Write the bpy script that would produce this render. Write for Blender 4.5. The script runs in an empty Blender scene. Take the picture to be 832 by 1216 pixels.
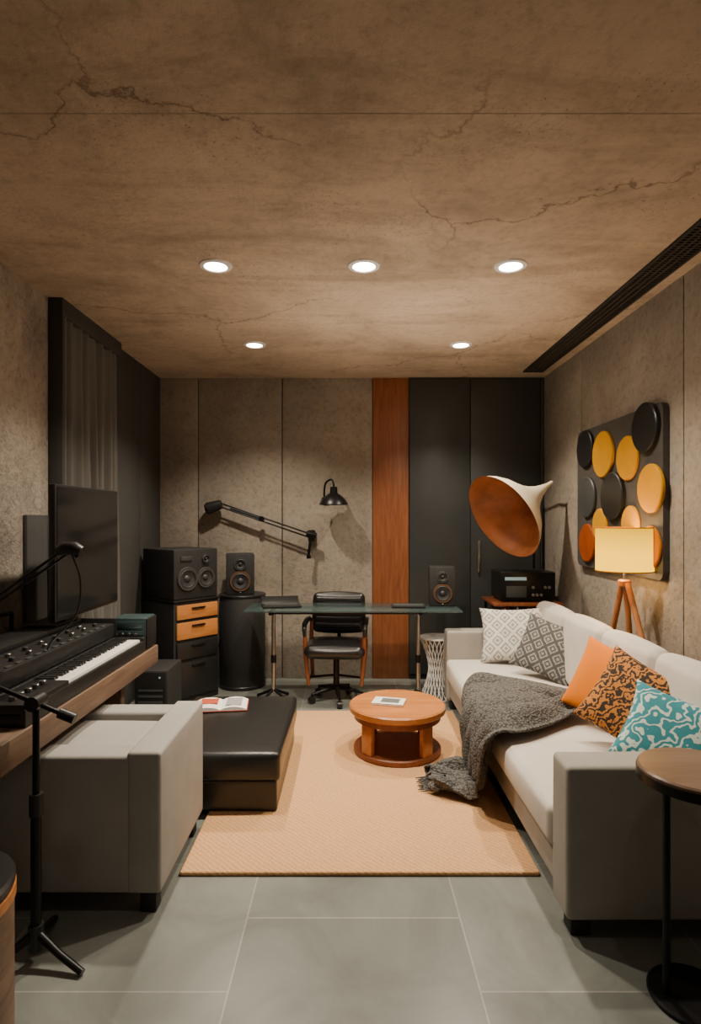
import bpy, bmesh, math, random
from mathutils import Vector, Matrix, Euler
random.seed(4)
S = bpy.context.scene
COL = S.collection

# ---------------------------------------------------------------- materials
def nmat(name):
    m = bpy.data.materials.new(name); m.use_nodes = True
    nt = m.node_tree
    b = nt.nodes['Principled BSDF']
    return m, nt, b
def N(nt, t, **kw):
    n = nt.nodes.new(t)
    for k, v in kw.items():
        setattr(n, k, v)
    return n
def ramp(nt, stops):
    r = N(nt, 'ShaderNodeValToRGB')
    e = r.color_ramp.elements
    e[0].position, e[0].color = stops[0][0], (*stops[0][1], 1)
    e[1].position, e[1].color = stops[-1][0], (*stops[-1][1], 1)
    for p, c in stops[1:-1]:
        x = e.new(p); x.color = (*c, 1)
    return r
def coords(nt, scale=(1, 1, 1), kind='Object'):
    tc = N(nt, 'ShaderNodeTexCoord'); mp = N(nt, 'ShaderNodeMapping')
    mp.inputs['Scale'].default_value = scale
    nt.links.new(tc.outputs[kind], mp.inputs['Vector'])
    return mp.outputs[0]
def noise(nt, vec, scale, detail=4, rough=.6, dist=0):
    n = N(nt, 'ShaderNodeTexNoise')
    n.inputs['Scale'].default_value = scale; n.inputs['Detail'].default_value = detail
    n.inputs['Roughness'].default_value = rough; n.inputs['Distortion'].default_value = dist
    nt.links.new(vec, n.inputs['Vector']); return n.outputs['Fac']
def bump(nt, b, h, strength=.3, dist=.01):
    n = N(nt, 'ShaderNodeBump'); n.inputs['Strength'].default_value = strength
    n.inputs['Distance'].default_value = dist
    nt.links.new(h, n.inputs['Height']); nt.links.new(n.outputs[0], b.inputs['Normal'])
def sc(c, k): return tuple(min(1, x * k) for x in c)

def simple(name, col, rough=.5, metal=0, nscale=30, var=.15, bmp=.05, bd=.002, spec=.5, sheen=0):
    m, nt, b = nmat(name)
    v = coords(nt); f = noise(nt, v, nscale)
    r = ramp(nt, [(.3, sc(col, 1 - var)), (.7, sc(col, 1 + var))])
    nt.links.new(f, r.inputs[0]); nt.links.new(r.outputs[0], b.inputs['Base Color'])
    b.inputs['Roughness'].default_value = rough; b.inputs['Metallic'].default_value = metal
    b.inputs['Specular IOR Level'].default_value = spec
    if sheen: b.inputs['Sheen Weight'].default_value = sheen
    if bmp: bump(nt, b, f, bmp, bd)
    return m
def fabric(name, col, scale=500, var=.12):
    m, nt, b = nmat(name)
    v = coords(nt)
    f1 = noise(nt, v, 6, 3); f2 = noise(nt, v, scale, 2)
    mx = N(nt, 'ShaderNodeMath', operation='ADD'); nt.links.new(f1, mx.inputs[0]); nt.links.new(f2, mx.inputs[1])
    hf = N(nt, 'ShaderNodeMath', operation='MULTIPLY'); nt.links.new(mx.outputs[0], hf.inputs[0]); hf.inputs[1].default_value = .5
    r = ramp(nt, [(.3, sc(col, 1 - var)), (.7, sc(col, 1 + var))])
    nt.links.new(hf.outputs[0], r.inputs[0]); nt.links.new(r.outputs[0], b.inputs['Base Color'])
    b.inputs['Roughness'].default_value = .9; b.inputs['Specular IOR Level'].default_value = .2
    bump(nt, b, f2, .4, .002)
    return m
def plaster(name, c1, c2, c3, cracks=False, bs=.5, grain=.7):
    m, nt, b = nmat(name)
    v = coords(nt)
    f = noise(nt, v, 1.3, 8, .68, .4)
    g = noise(nt, v, 28, 6, .7)
    r = ramp(nt, [(.3, c1), (.5, c2), (.72, c3)]); nt.links.new(f, r.inputs[0])
    r2 = ramp(nt, [(.32, (.62, .6, .58)), (.52, (1, 1, 1))]); nt.links.new(g, r2.inputs[0])
    mx = N(nt, 'ShaderNodeMix', data_type='RGBA', blend_type='MULTIPLY'); mx.inputs[0].default_value = grain
    nt.links.new(r.outputs[0], mx.inputs[6]); nt.links.new(r2.outputs[0], mx.inputs[7])
    out = mx.outputs[2]
    if cracks:
        nv = N(nt, 'ShaderNodeTexNoise'); nv.inputs['Scale'].default_value = 1.6; nv.inputs['Detail'].default_value = 8
        nv.inputs['Roughness'].default_value = .62
        nt.links.new(v, nv.inputs['Vector'])
        add = N(nt, 'ShaderNodeMix', data_type='VECTOR'); add.inputs[0].default_value = .42
        nt.links.new(v, add.inputs[4]); nt.links.new(nv.outputs['Color'], add.inputs[5])
        vo = N(nt, 'ShaderNodeTexVoronoi', feature='DISTANCE_TO_EDGE'); vo.inputs['Scale'].default_value = 1.0
        nt.links.new(add.outputs[1], vo.inputs['Vector'])
        rc = ramp(nt, [(.0, (.42, .39, .37)), (.005, (1, 1, 1))]); nt.links.new(vo.outputs['Distance'], rc.inputs[0])
        msk = noise(nt, v, .9, 2)
        mr = ramp(nt, [(.43, (0, 0, 0)), (.54, (1, 1, 1))]); nt.links.new(msk, mr.inputs[0])
        m2 = N(nt, 'ShaderNodeMix', data_type='RGBA', blend_type='MULTIPLY')
        nt.links.new(mr.outputs[0], m2.inputs[0]); nt.links.new(out, m2.inputs[6]); nt.links.new(rc.outputs[0], m2.inputs[7])
        out = m2.outputs[2]
        vs = coords(nt, (.6, 2.6, 1)); st = noise(nt, vs, 1.2, 7, .66, .8)
        rs = ramp(nt, [(.34, (.64, .62, .59)), (.5, (1, 1, 1))]); nt.links.new(st, rs.inputs[0])
        m3 = N(nt, 'ShaderNodeMix', data_type='RGBA', blend_type='MULTIPLY'); m3.inputs[0].default_value = .6
        nt.links.new(out, m3.inputs[6]); nt.links.new(rs.outputs[0], m3.inputs[7]); out = m3.outputs[2]
        pt = noise(nt, v, 60, 5, .8); pm = noise(nt, v, 1.8, 3)
        rp = ramp(nt, [(.36, (.3, .28, .26)), (.42, (1, 1, 1))]); nt.links.new(pt, rp.inputs[0])
        rm = ramp(nt, [(.52, (0, 0, 0)), (.6, (1, 1, 1))]); nt.links.new(pm, rm.inputs[0])
        m4 = N(nt, 'ShaderNodeMix', data_type='RGBA', blend_type='MULTIPLY'); nt.links.new(rm.outputs[0], m4.inputs[0])
        nt.links.new(out, m4.inputs[6]); nt.links.new(rp.outputs[0], m4.inputs[7]); out = m4.outputs[2]
    nt.links.new(out, b.inputs['Base Color'])
    b.inputs['Roughness'].default_value = .8; b.inputs['Specular IOR Level'].default_value = .25
    ad = N(nt, 'ShaderNodeMath', operation='ADD'); nt.links.new(f, ad.inputs[0])
    ml = N(nt, 'ShaderNodeMath', operation='MULTIPLY'); nt.links.new(g, ml.inputs[0]); ml.inputs[1].default_value = .5
    nt.links.new(ml.outputs[0], ad.inputs[1])
    bump(nt, b, ad.outputs[0], bs, .03)
    return m
def wood(name, c1, c2, axis='Z', rough=.4, scale=1):
    m, nt, b = nmat(name)
    s = {'X': (1, 14, 14), 'Y': (14, 1, 14), 'Z': (14, 14, 1)}[axis]
    v = coords(nt, tuple(x * scale for x in s))
    f = noise(nt, v, 1.6, 6, .65, 1.2)
    r = ramp(nt, [(.3, c1), (.68, c2)]); nt.links.new(f, r.inputs[0])
    nt.links.new(r.outputs[0], b.inputs['Base Color']); b.inputs['Roughness'].default_value = rough
    bump(nt, b, f, .15, .003)
    return m
def emis(name, col, st, base=None):
    m, nt, b = nmat(name)
    b.inputs['Base Color'].default_value = (*(base or col), 1)
    b.inputs['Emission Color'].default_value = (*col, 1); b.inputs['Emission Strength'].default_value = st
    return m
def trellis(name, base, line, k=11, diamond=True, th=.18):
    m, nt, b = nmat(name)
    tc = N(nt, 'ShaderNodeTexCoord'); sp = N(nt, 'ShaderNodeSeparateXYZ'); nt.links.new(tc.outputs['Object'], sp.inputs[0])
    def M(op, a, c=None):
        n = N(nt, 'ShaderNodeMath', operation=op)
        for i, x in enumerate((a, c)):
            if x is None: continue
            if isinstance(x, (int, float)): n.inputs[i].default_value = x
            else: nt.links.new(x, n.inputs[i])
        return n.outputs[0]
    X, Y = sp.outputs[0], sp.outputs[1]
    u = M('MULTIPLY', M('ADD', X, Y), k); w = M('MULTIPLY', M('SUBTRACT', X, Y), k)
    fu = M('ABSOLUTE', M('SUBTRACT', M('FRACT', u), .5)); fw = M('ABSOLUTE', M('SUBTRACT', M('FRACT', w), .5))
    mxx = M('MAXIMUM', fu, fw); mn = M('FRACT', M('MULTIPLY', mxx, 4.0))
    no = noise(nt, tc.outputs['Object'], 60, 3)
    t = M('ADD', mn, M('MULTIPLY', M('SUBTRACT', no, .5), .9))
    r = ramp(nt, [(.36, line), (.6, base)]); nt.links.new(t, r.inputs[0])
    nt.links.new(r.outputs[0], b.inputs['Base Color']); b.inputs['Roughness'].default_value = .9
    bump(nt, b, t, .2, .003)
    return m
def wavy(name, c1, c2, scale, dist, stops=(.4, .55), det=2, dsc=1.5, rot=0.6):
    m, nt, b = nmat(name)
    tc = N(nt, 'ShaderNodeTexCoord'); mp = N(nt, 'ShaderNodeMapping'); mp.inputs['Rotation'].default_value = (0, 0, rot)
    nt.links.new(tc.outputs['Object'], mp.inputs['Vector'])
    w = N(nt, 'ShaderNodeTexWave'); w.inputs['Scale'].default_value = scale; w.inputs['Distortion'].default_value = dist
    w.inputs['Detail'].default_value = det; w.inputs['Detail Scale'].default_value = dsc
    nt.links.new(mp.outputs[0], w.inputs['Vector'])
    r = ramp(nt, [(stops[0], c1), (stops[1], c2)]); nt.links.new(w.outputs['Fac'], r.inputs[0])
    nt.links.new(r.outputs[0], b.inputs['Base Color']); b.inputs['Roughness'].default_value = .85
    bump(nt, b, w.outputs['Fac'], .15, .003)
    return m

M_ceil = plaster('ceiling_plaster', (.33, .258, .19), (.50, .392, .292), (.62, .495, .38), True, .4, .45)
M_wall = plaster('wall_plaster', (.23, .195, .16), (.42, .365, .30), (.56, .49, .41), False, 1.0, .9)
M_panel = plaster('concrete_panel', (.225, .195, .16), (.315, .272, .222), (.39, .34, .28), False, .45)
M_gap = simple('joint_dark', (.03, .025, .02), .9)
M_greydoor = simple('dark_grey_laminate', (.034, .037, .037), .45, nscale=3, var=.15, bmp=.02)
M_darkpanel = fabric('dark_acoustic_fabric', (.06, .059, .055), 300)
M_curt = fabric('curtain_fabric', (.125, .12, .11), 300)
M_black = simple('black_plastic', (.010, .010, .010), .4, bmp=.02)
M_blackmat = simple('black_matte', (.014, .014, .014), .7)
M_metalb = simple('black_metal', (.012, .012, .013), .35, .6, bmp=0)
M_chrome = simple('brushed_metal', (.5, .48, .45), .3, 1, bmp=0)
M_leather = simple('black_leather', (.013, .012, .012), .33, nscale=120, bmp=.25, bd=.002)
M_leather2 = simple('ottoman_leather', (.015, .0148, .0142), .3, nscale=90, bmp=.25, bd=.002)
M_sofa = fabric('linen_sofa', (.315, .295, .262))
M_sofaL = fabric('linen_cushion', (.55, .51, .45))
M_arm = fabric('armchair_linen', (.325, .312, .287))
M_orange = fabric('orange_cloth', (.72, .19, .004))
M_woodO = wood('orange_wood', (.17, .052, .017), (.31, .105, .036), 'Z', .4, 1.4)
M_woodT = wood('table_wood', (.36, .12, .028), (.54, .21, .055), 'X', .32)
M_woodTd = wood('table_wood_dark', (.16, .045, .014), (.27, .08, .026), 'Z', .4)
M_woodD = wood('desk_wood', (.10, .058, .035), (.21, .13, .082), 'Y', .5)
M_woodDr = wood('drawer_wood', (.40, .14, .03), (.56, .23, .06), 'X', .4)
M_woodS = wood('side_table_wood', (.12, .07, .045), (.20, .125, .085), 'X', .35)
M_woodL = wood('tripod_wood', (.28, .10, .028), (.40, .16, .05), 'Z', .45)
M_white = simple('white_paint', (.75, .73, .7), .45, bmp=0)
M_ivory = simple('ivory_keys', (.85, .84, .8), .25, bmp=0, var=.02)
M_cream = simple('cream_lacquer', (.80, .70, .51), .45, nscale=5, var=.08, bmp=.02)
M_copper = simple('orange_inner', (.46, .15, .045), .5, .0, nscale=6, var=.3, bmp=.02)
M_teal = simple('grey_teal_metal', (.045, .075, .08), .35, .4)
M_paper = simple('paper', (.8, .78, .74), .6, bmp=0, nscale=40, var=.1)
M_red = simple('red_print', (.5, .08, .04), .5, bmp=0)
M_screen = simple('screen_glass', (.006, .006, .007), .12, bmp=0)
M_yellow = simple('yellow_lacquer', (.56, .26, .0), .6, nscale=8, bmp=.02, var=.06, spec=.12)
M_amber = simple('amber_lacquer', (.42, .13, .0), .6, nscale=8, bmp=.02, var=.06, spec=.12)
M_rust = simple('rust_lacquer', (.28, .055, .008), .55, nscale=8, bmp=.02, spec=.15)
M_slate = simple('slate_lacquer', (.04, .045, .045), .5, nscale=8, bmp=.02)
M_artb = simple('art_board', (.055, .049, .043), .7, nscale=20, bmp=.2)
M_cone = simple('speaker_cone', (.03, .03, .032), .5, bmp=.02)
M_coneO = simple('driver_ring_copper', (.20, .11, .06), .4, .7, bmp=0)
M_led = emis('display_led', (.3, .45, .5), .25)
M_shade = emis('lampshade_glow', (1, .5, .0), 2.4, (.12, .06, .0))
# linen shade is brightest around the bulb and falls off to its rims
nt = M_shade.node_tree; b = nt.nodes['Principled BSDF']
b.inputs['Specular IOR Level'].default_value = .1; b.inputs['Roughness'].default_value = .9
tc = N(nt, 'ShaderNodeTexCoord'); sp = N(nt, 'ShaderNodeSeparateXYZ'); nt.links.new(tc.outputs['Object'], sp.inputs[0])
mr_ = N(nt, 'ShaderNodeMapRange'); mr_.inputs['From Min'].default_value = 1.13; mr_.inputs['From Max'].default_value = 1.38
nt.links.new(sp.outputs[2], mr_.inputs['Value'])
rr_ = ramp(nt, [(0, (1.0, 1.0, 1.0)), (.4, (1, 1, 1)), (1, (.5, .5, .5))]); nt.links.new(mr_.outputs[0], rr_.inputs[0])
mu_ = N(nt, 'ShaderNodeMath', operation='MULTIPLY'); nt.links.new(rr_.outputs[0], mu_.inputs[0]); mu_.inputs[1].default_value = 2.9
nt.links.new(mu_.outputs[0], b.inputs['Emission Strength'])
M_down = emis('downlight_glow', (1, .93, .82), 25)
M_knob = simple('knob_metal', (.25, .24, .23), .3, .9, bmp=0)
M_tiger = wavy('tiger_cloth', (.025, .015, .008), (.50, .18, .022), 9, 16, (.45, .58), 3, 2.5)
M_tealc = wavy('teal_leaf_cloth', (.025, .20, .24), (.50, .58, .52), 6.5, 18, (.62, .74), 2, 2.2)
M_tre1 = trellis('white_trellis', (.62, .60, .54), (.25, .245, .225), 9)
M_tre2 = trellis('grey_trellis', (.06, .06, .06), (.24, .23, .21), 10)
# knit
m, nt, b = nmat('grey_knit'); M_knit = m
v = coords(nt); vo = N(nt, 'ShaderNodeTexVoronoi'); vo.inputs['Scale'].default_value = 90; nt.links.new(v, vo.inputs['Vector'])
r = ramp(nt, [(.1, (.155, .147, .136)), (.75, (.045, .042, .038))]); nt.links.new(vo.outputs['Distance'], r.inputs[0])
nt.links.new(r.outputs[0], b.inputs['Base Color']); b.inputs['Roughness'].default_value = .95; bump(nt, b, vo.outputs['Distance'], .9, -.007)
# rug
m, nt, b = nmat('rug_weave'); M_rug = m
v = coords(nt); f1 = noise(nt, v, 130, 3, .8); f0 = noise(nt, v, 3, 4)
w = N(nt, 'ShaderNodeTexWave', wave_type='BANDS', bands_direction='DIAGONAL'); w.inputs['Scale'].default_value = 22; w.inputs['Distortion'].default_value = 3
nt.links.new(v, w.inputs['Vector'])
a1 = N(nt, 'ShaderNodeMath', operation='MULTIPLY_ADD'); nt.links.new(w.outputs['Fac'], a1.inputs[0]); a1.inputs[1].default_value = .18; nt.links.new(f1, a1.inputs[2])
r = ramp(nt, [(.35, (.49, .26, .115)), (.75, (.72, .42, .205))]); nt.links.new(a1.outputs[0], r.inputs[0])
nt.links.new(r.outputs[0], b.inputs['Base Color']); b.inputs['Roughness'].default_value = .95; b.inputs['Specular IOR Level'].default_value = .1
bump(nt, b, a1.outputs[0], .6, .008)
# floor tiles
m, nt, b = nmat('floor_tiles'); M_floor = m
tc = N(nt, 'ShaderNodeTexCoord'); sp = N(nt, 'ShaderNodeSeparateXYZ'); nt.links.new(tc.outputs['Object'], sp.inputs[0])
ax = N(nt, 'ShaderNodeMath', operation='ADD'); nt.links.new(sp.outputs[0], ax.inputs[0]); ax.inputs[1].default_value = .366 + 7.6
ay = N(nt, 'ShaderNodeMath', operation='ADD'); nt.links.new(sp.outputs[1], ay.inputs[0]); ay.inputs[1].default_value = -1.776 + 6.6
cb = N(nt, 'ShaderNodeCombineXYZ'); nt.links.new(ay.outputs[0], cb.inputs[0]); nt.links.new(ax.outputs[0], cb.inputs[1])
br = N(nt, 'ShaderNodeTexBrick'); nt.links.new(cb.outputs[0], br.inputs['Vector'])
br.inputs['Scale'].default_value = 1; br.inputs['Brick Width'].default_value = .66; br.inputs['Row Height'].default_value = .76
br.inputs['Mortar Size'].default_value = .0025; br.inputs['Mortar Smooth'].default_value = .1; br.inputs['Bias'].default_value = 0
br.inputs['Color1'].default_value = (.185, .198, .18, 1); br.inputs['Color2'].default_value = (.24, .253, .23, 1); br.inputs['Mortar'].default_value = (.38, .38, .35, 1)
f = noise(nt, tc.outputs['Object'], 2.2, 8, .65, .8)
r = ramp(nt, [(.3, (.55, .55, .55)), (.7, (1.0, 1.0, 1.0))]); nt.links.new(f, r.inputs[0])
mx = N(nt, 'ShaderNodeMix', data_type='RGBA', blend_type='MULTIPLY'); mx.inputs[0].default_value = 1
nt.links.new(br.outputs['Color'], mx.inputs[6]); nt.links.new(r.outputs[0], mx.inputs[7]); nt.links.new(mx.outputs[2], b.inputs['Base Color'])
b.inputs['Roughness'].default_value = .32
bump(nt, b, f, .06, .01)
# glass
m, nt, b = nmat('smoked_glass'); M_glass = m
f = noise(nt, coords(nt), 2); r = ramp(nt, [(.3, (.04, .07, .07)), (.7, (.07, .11, .11))]); nt.links.new(f, r.inputs[0]); nt.links.new(r.outputs[0], b.inputs['Base Color'])
b.inputs['Roughness'].default_value = .06; b.inputs['Alpha'].default_value = .55; b.inputs['Specular IOR Level'].default_value = .9

# ---------------------------------------------------------------- helpers
def group(name, loc=(0, 0, 0), rz=0):
    e = bpy.data.objects.new(name, None); COL.objects.link(e)
    e.location = loc; e.rotation_euler = (0, 0, rz); e.empty_display_size = .1
    return e
def mk(name, verts, faces, mat, parent=None, smooth=None, loc=(0, 0, 0), rot=(0, 0, 0)):
    me = bpy.data.meshes.new(name); me.from_pydata([tuple(v) for v in verts], [], faces); me.validate(); me.update()
    bm = bmesh.new(); bm.from_mesh(me); bmesh.ops.recalc_face_normals(bm, faces=bm.faces); bm.to_mesh(me); bm.free()
    ms = mat if isinstance(mat, (list, tuple)) else [mat]
    for x in ms: me.materials.append(x)
    if smooth is not None:
        for p in me.polygons: p.use_smooth = True
        me.set_sharp_from_angle(angle=math.radians(smooth))
    o = bpy.data.objects.new(name, me); COL.objects.link(o)
    o.location = loc; o.rotation_euler = rot
    if parent: o.parent = parent
    return o
def box(name, parent, c, s, mat, bev=0, rot=(0, 0, 0), seg=2):
    hx, hy, hz = s[0] / 2, s[1] / 2, s[2] / 2
    vs = [(x, y, z) for x in (-hx, hx) for y in (-hy, hy) for z in (-hz, hz)]
    fs = [(0, 1, 3, 2), (4, 6, 7, 5), (0, 4, 5, 1), (2, 3, 7, 6), (0, 2, 6, 4), (1, 5, 7, 3)]
    o = mk(name, vs, fs, mat, parent, None, c, rot)
    if bev:
        bm = bmesh.new(); bm.from_mesh(o.data)
        bmesh.ops.bevel(bm, geom=bm.edges[:], offset=min(bev, min(s) * .49), segments=seg, affect='EDGES', profile=.5)
        bm.to_mesh(o.data); bm.free()
        for p in o.data.polygons: p.use_smooth = True
        o.data.set_sharp_from_angle(angle=math.radians(50 if seg > 2 else 30))
    return o
def bx(name, parent, x0, x1, y0, y1, z0, z1, mat, bev=0, seg=2):
    return box(name, parent, ((x0 + x1) / 2, (y0 + y1) / 2, (z0 + z1) / 2), (abs(x1 - x0), abs(y1 - y0), abs(z1 - z0)), mat, bev, seg=seg)
def soft(name, parent, c, s, r, mat, puff=.0, rot=(0, 0, 0), n=14, pipe=None, sag=0):
    """rounded upholstery block with crowned faces"""
    bm = bmesh.new(); bmesh.ops.create_cube(bm, size=2)
    bmesh.ops.subdivide_edges(bm, edges=bm.edges[:], cuts=n, use_grid_fill=True)
    h = [s[0] / 2, s[1] / 2, s[2] / 2]; r = min(r, min(h) * .98)
    for v in bm.verts:
        u = v.co.copy(); k = Vector((0, 0, 0)); un = []
        q = Vector((0, 0, 0))
        for i in range(3):
            e = 1 - 6 / (n + 1)
            a = abs(u[i]); core = h[i] - r
            val = core * a / e if a <= e else core + r * (a - e) / (1 - e)
            q[i] = math.copysign(val, u[i]); un.append(q[i] / h[i])
        inner = Vector([max(-(h[i] - r), min(h[i] - r, q[i])) for i in range(3)])
        d = q - inner
        if d.length > 1e-9:
            d = d.normalized() * r
        k = inner + d
        for i in range(3):
            j, l = (i + 1) % 3, (i + 2) % 3
            k[i] += math.copysign(1, un[i]) * (abs(un[i]) ** 2) * puff * (1 - un[j] ** 2) * (1 - un[l] ** 2)
        v.co = k
    me = bpy.data.meshes.new(name); bm.to_mesh(me); bm.free()
    me.materials.append(mat)
    for p in me.polygons: p.use_smooth = True
    o = bpy.data.objects.new(name, me); COL.objects.link(o); o.location = c; o.rotation_euler = rot
    if parent: o.parent = parent
    return o
def sb(name, parent, x0, x1, y0, y1, z0, z1, mat, r=.03, puff=0, n=14):
    return soft(name, parent, ((x0 + x1) / 2, (y0 + y1) / 2, (z0 + z1) / 2), (x1 - x0, y1 - y0, z1 - z0), r, mat, puff, n=n)
def tube(name, parent, pts, rad, mat, seg=12, taper=None, flat=None):
    pts = [Vector(p) for p in pts]; n = len(pts); vs = []; fs = []
    up = None
    for i, p in enumerate(pts):
        t = (pts[min(i + 1, n - 1)] - pts[max(i - 1, 0)]).normalized()
        if up is None:
            a = Vector((0, 0, 1)) if abs(t.z) < .9 else Vector((1, 0, 0))
            up = (a - t * a.dot(t)).normalized()
        else: up = (up - t * up.dot(t)).normalized()
        sd = t.cross(up)
        r = rad[i] if isinstance(rad, (list, tuple)) else rad
        for k in range(seg):
            a = 2 * math.pi * k / seg
            vs.append(p + up * math.cos(a) * r + sd * math.sin(a) * r)
    for i in range(n - 1):
        for k in range(seg):
            fs.append((i * seg + k, i * seg + (k + 1) % seg, (i + 1) * seg + (k + 1) % seg, (i + 1) * seg + k))
    fs.append(tuple(range(seg))[::-1]); fs.append(tuple(range((n - 1) * seg, n * seg)))
    return mk(name, vs, fs, mat, parent, 50)
def lathe(name, parent, prof, mat, loc=(0, 0, 0), rot=(0, 0, 0), seg=48, smooth=35):
    """profile list of (r,z); r=0 ends are closed to a point"""
    vs = []; fs = []; rings = []
    for r, z in prof:
        if r < 1e-6:
            rings.append([len(vs)]); vs.append((0, 0, z))
        else:
            rings.append(list(range(len(vs), len(vs) + seg)))
            vs += [(r * math.cos(2 * math.pi * k / seg), r * math.sin(2 * math.pi * k / seg), z) for k in range(seg)]
    for a, b_ in zip(rings, rings[1:]):
        for k in range(seg):
            k2 = (k + 1) % seg
            if len(a) == 1 and len(b_) == 1: continue
            if len(a) == 1: fs.append((a[0], b_[k], b_[k2]))
            elif len(b_) == 1: fs.append((a[k], a[k2], b_[0]))
            else: fs.append((a[k], a[k2], b_[k2], b_[k]))
    return mk(name, vs, fs, mat, parent, smooth, loc, rot)
def disc(name, parent, c, r, h, mat, rot=(0, 0, 0), bev=.003, seg=48):
    return lathe(name, parent, [(0, 0), (r - bev, 0), (r, bev), (r, h - bev), (r - bev, h), (0, h)], mat, c, rot, seg)
def pillow(name, parent, c, s, mat, rot, n=28):
    w, h, t = s; vs = []; fs = []
    for side in (1, -1):
        for j in range(n + 1):
            for i in range(n + 1):
                u = -1 + 2 * i / n; v = -1 + 2 * j / n
                x = w / 2 * u * (1 - .10 * (1 - v * v) * abs(u) ** 2)
                y = h / 2 * v * (1 - .10 * (1 - u * u) * abs(v) ** 2)
                z = side * t / 2 * max(0, (1 - u * u) * (1 - v * v)) ** .42
                z += .006 * math.sin(5 * u + 3 * v) * (1 - u * u) * (1 - v * v)
                vs.append((x, y, z))
    m1 = (n + 1) ** 2
    for s_ in (0, 1):
        for j in range(n):
            for i in range(n):
                a = s_ * m1 + j * (n + 1) + i
                f = (a, a + 1, a + n + 2, a + n + 1)
                fs.append(f if s_ == 0 else f[::-1])
    o = mk(name, vs, fs, mat, parent, None, c, rot)
    bm = bmesh.new(); bm.from_mesh(o.data); bmesh.ops.remove_doubles(bm, verts=bm.verts, dist=1e-5)
    bmesh.ops.recalc_face_normals(bm, faces=bm.faces); bm.to_mesh(o.data); bm.free()
    for p in o.data.polygons: p.use_smooth = True
    return o
def rot_to(d, twist=0):
    """euler turning local +Z to direction d"""
    q = Vector(d).to_track_quat('Z', 'Y')
    return (q.to_matrix() @ Matrix.Rotation(twist, 3, 'Z')).to_euler()

# ---------------------------------------------------------------- room shell
XL, XR, YB, YF, H = -1.73, 1.75, 5.34, -1.2, 2.70
def recenter(o):
    off = o.location.copy(); o.data.transform(Matrix.Translation(off)); o.location = (0, 0, 0)
recenter(bx('floor', None, XL - .1, XR + .1, YF - .1, YB + .1, -.1, 0, M_floor))
recenter(bx('ceiling', None, XL - .1, XR + .1, YF - .1, YB + .1, H, H + .1, M_ceil))
recenter(bx('wall_left', None, XL - .1, XL, YF, YB, 0, H, M_wall))
recenter(bx('wall_right', None, XR, XR + .1, YF, YB, 0, H, M_gap))
recenter(bx('wall_back', None, XL, XR, YB, YB + .1, 0, H, M_gap))
recenter(bx('wall_front', None, XL, XR, YF - .1, YF, 0, H, M_darkpanel))
def panel(x0, x1, y0, y1, z0=0.0, z1=H, mat=M_panel, name='concrete_wall_panel'):
    o = bx(name, None, x0, x1, y0, y1, z0, z1, mat, .003); recenter(o); return o
yb = 5.30
panel(XL, -1.364, yb, YB); panel(-1.356, -.610, yb, YB); panel(-.602, .203, yb, YB)
for a, c in ((YF, 1.7), (1.708, 3.066), (3.074, 4.426), (4.434, 5.30)):
    panel(XR - .012, XR, a, c)
recenter(bx('wood_wall_panel', None, .207, .53, yb - .012, YB, 0, H, M_woodO, .003))
wd = group('built_in_wardrobe')
bx('carcass', wd, .53, 1.735, 5.285, YB, 0, H, M_gap)
bx('door_leaf_1', wd, .535, 1.073, 5.262, 5.285, .05, H - .01, M_greydoor, .003)
bx('door_leaf_2', wd, 1.081, 1.70, 5.262, 5.285, .05, H - .01, M_greydoor, .003)
bx('end_filler', wd, 1.706, 1.736, 5.262, 5.285, .05, H - .01, M_greydoor, .002)
bx('plinth', wd, .535, 1.736, 5.275, 5.285, 0, .045, M_blackmat)
bx('door_pull', wd, 1.14, 1.16, 5.235, 5.25, .96, 1.24, M_chrome, .004)
bx('pull_foot_1', wd, 1.144, 1.156, 5.245, 5.265, .98, 1.0, M_chrome); bx('pull_foot_2', wd, 1.144, 1.156, 5.245, 5.265, 1.2, 1.22, M_chrome)
# ceiling board joint
recenter(bx('trim_1', None, XL, 1.48, 1.854, 1.8555, H - .0008, H + .001, simple('joint_filler', (.22, .165, .115), .9)))
# left dark lining
bx('tv_shadow_panel', None, XL, XL + .03, 4.27, 4.78, 0, H, M_darkpanel, .006)
bx('tv_shadow_panel', None, XL, XL + .03, 4.79, 5.295, 0, H, M_darkpanel, .006)
bx('tv_shadow_panel', None, XL, XL + .025, 3.12, 3.37, .3, 1.45, M_darkpanel, .006)  # dark board standing in for the television's shadow on the wall
cu = group('window_curtain')
bx('side_board', cu, XL, XL + .085, 3.38, 3.41, .0, H, M_darkpanel, .004)
bx('header_board', cu, XL, XL + .085, 3.41, 4.26, 2.60, H, M_darkpanel, .004)
vs = []; fs = []; nu, nv = 240, 24
for j in range(nv + 1):
    for i in range(nu + 1):
        u = i / nu; v = j / nv
        y = 3.42 + .83 * u
        x = XL + .055 + .030 * math.sin(u * 2 * math.pi * 8 + 1.1 * math.sin(v * 3 + u * 5) + .8 * math.sin(u * 13)) * (.55 + .45 * v) + .007 * math.sin(u * 71 + v * 2)
        vs.append((x, y, 2.60 - 2.56 * v))
for j in range(nv):
    for i in range(nu):
        a = j * (nu + 1) + i; fs.append((a, a + 1, a + nu + 2, a + nu + 1))
mk('pleated_cloth', vs, fs, M_curt, cu, 180)
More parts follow.
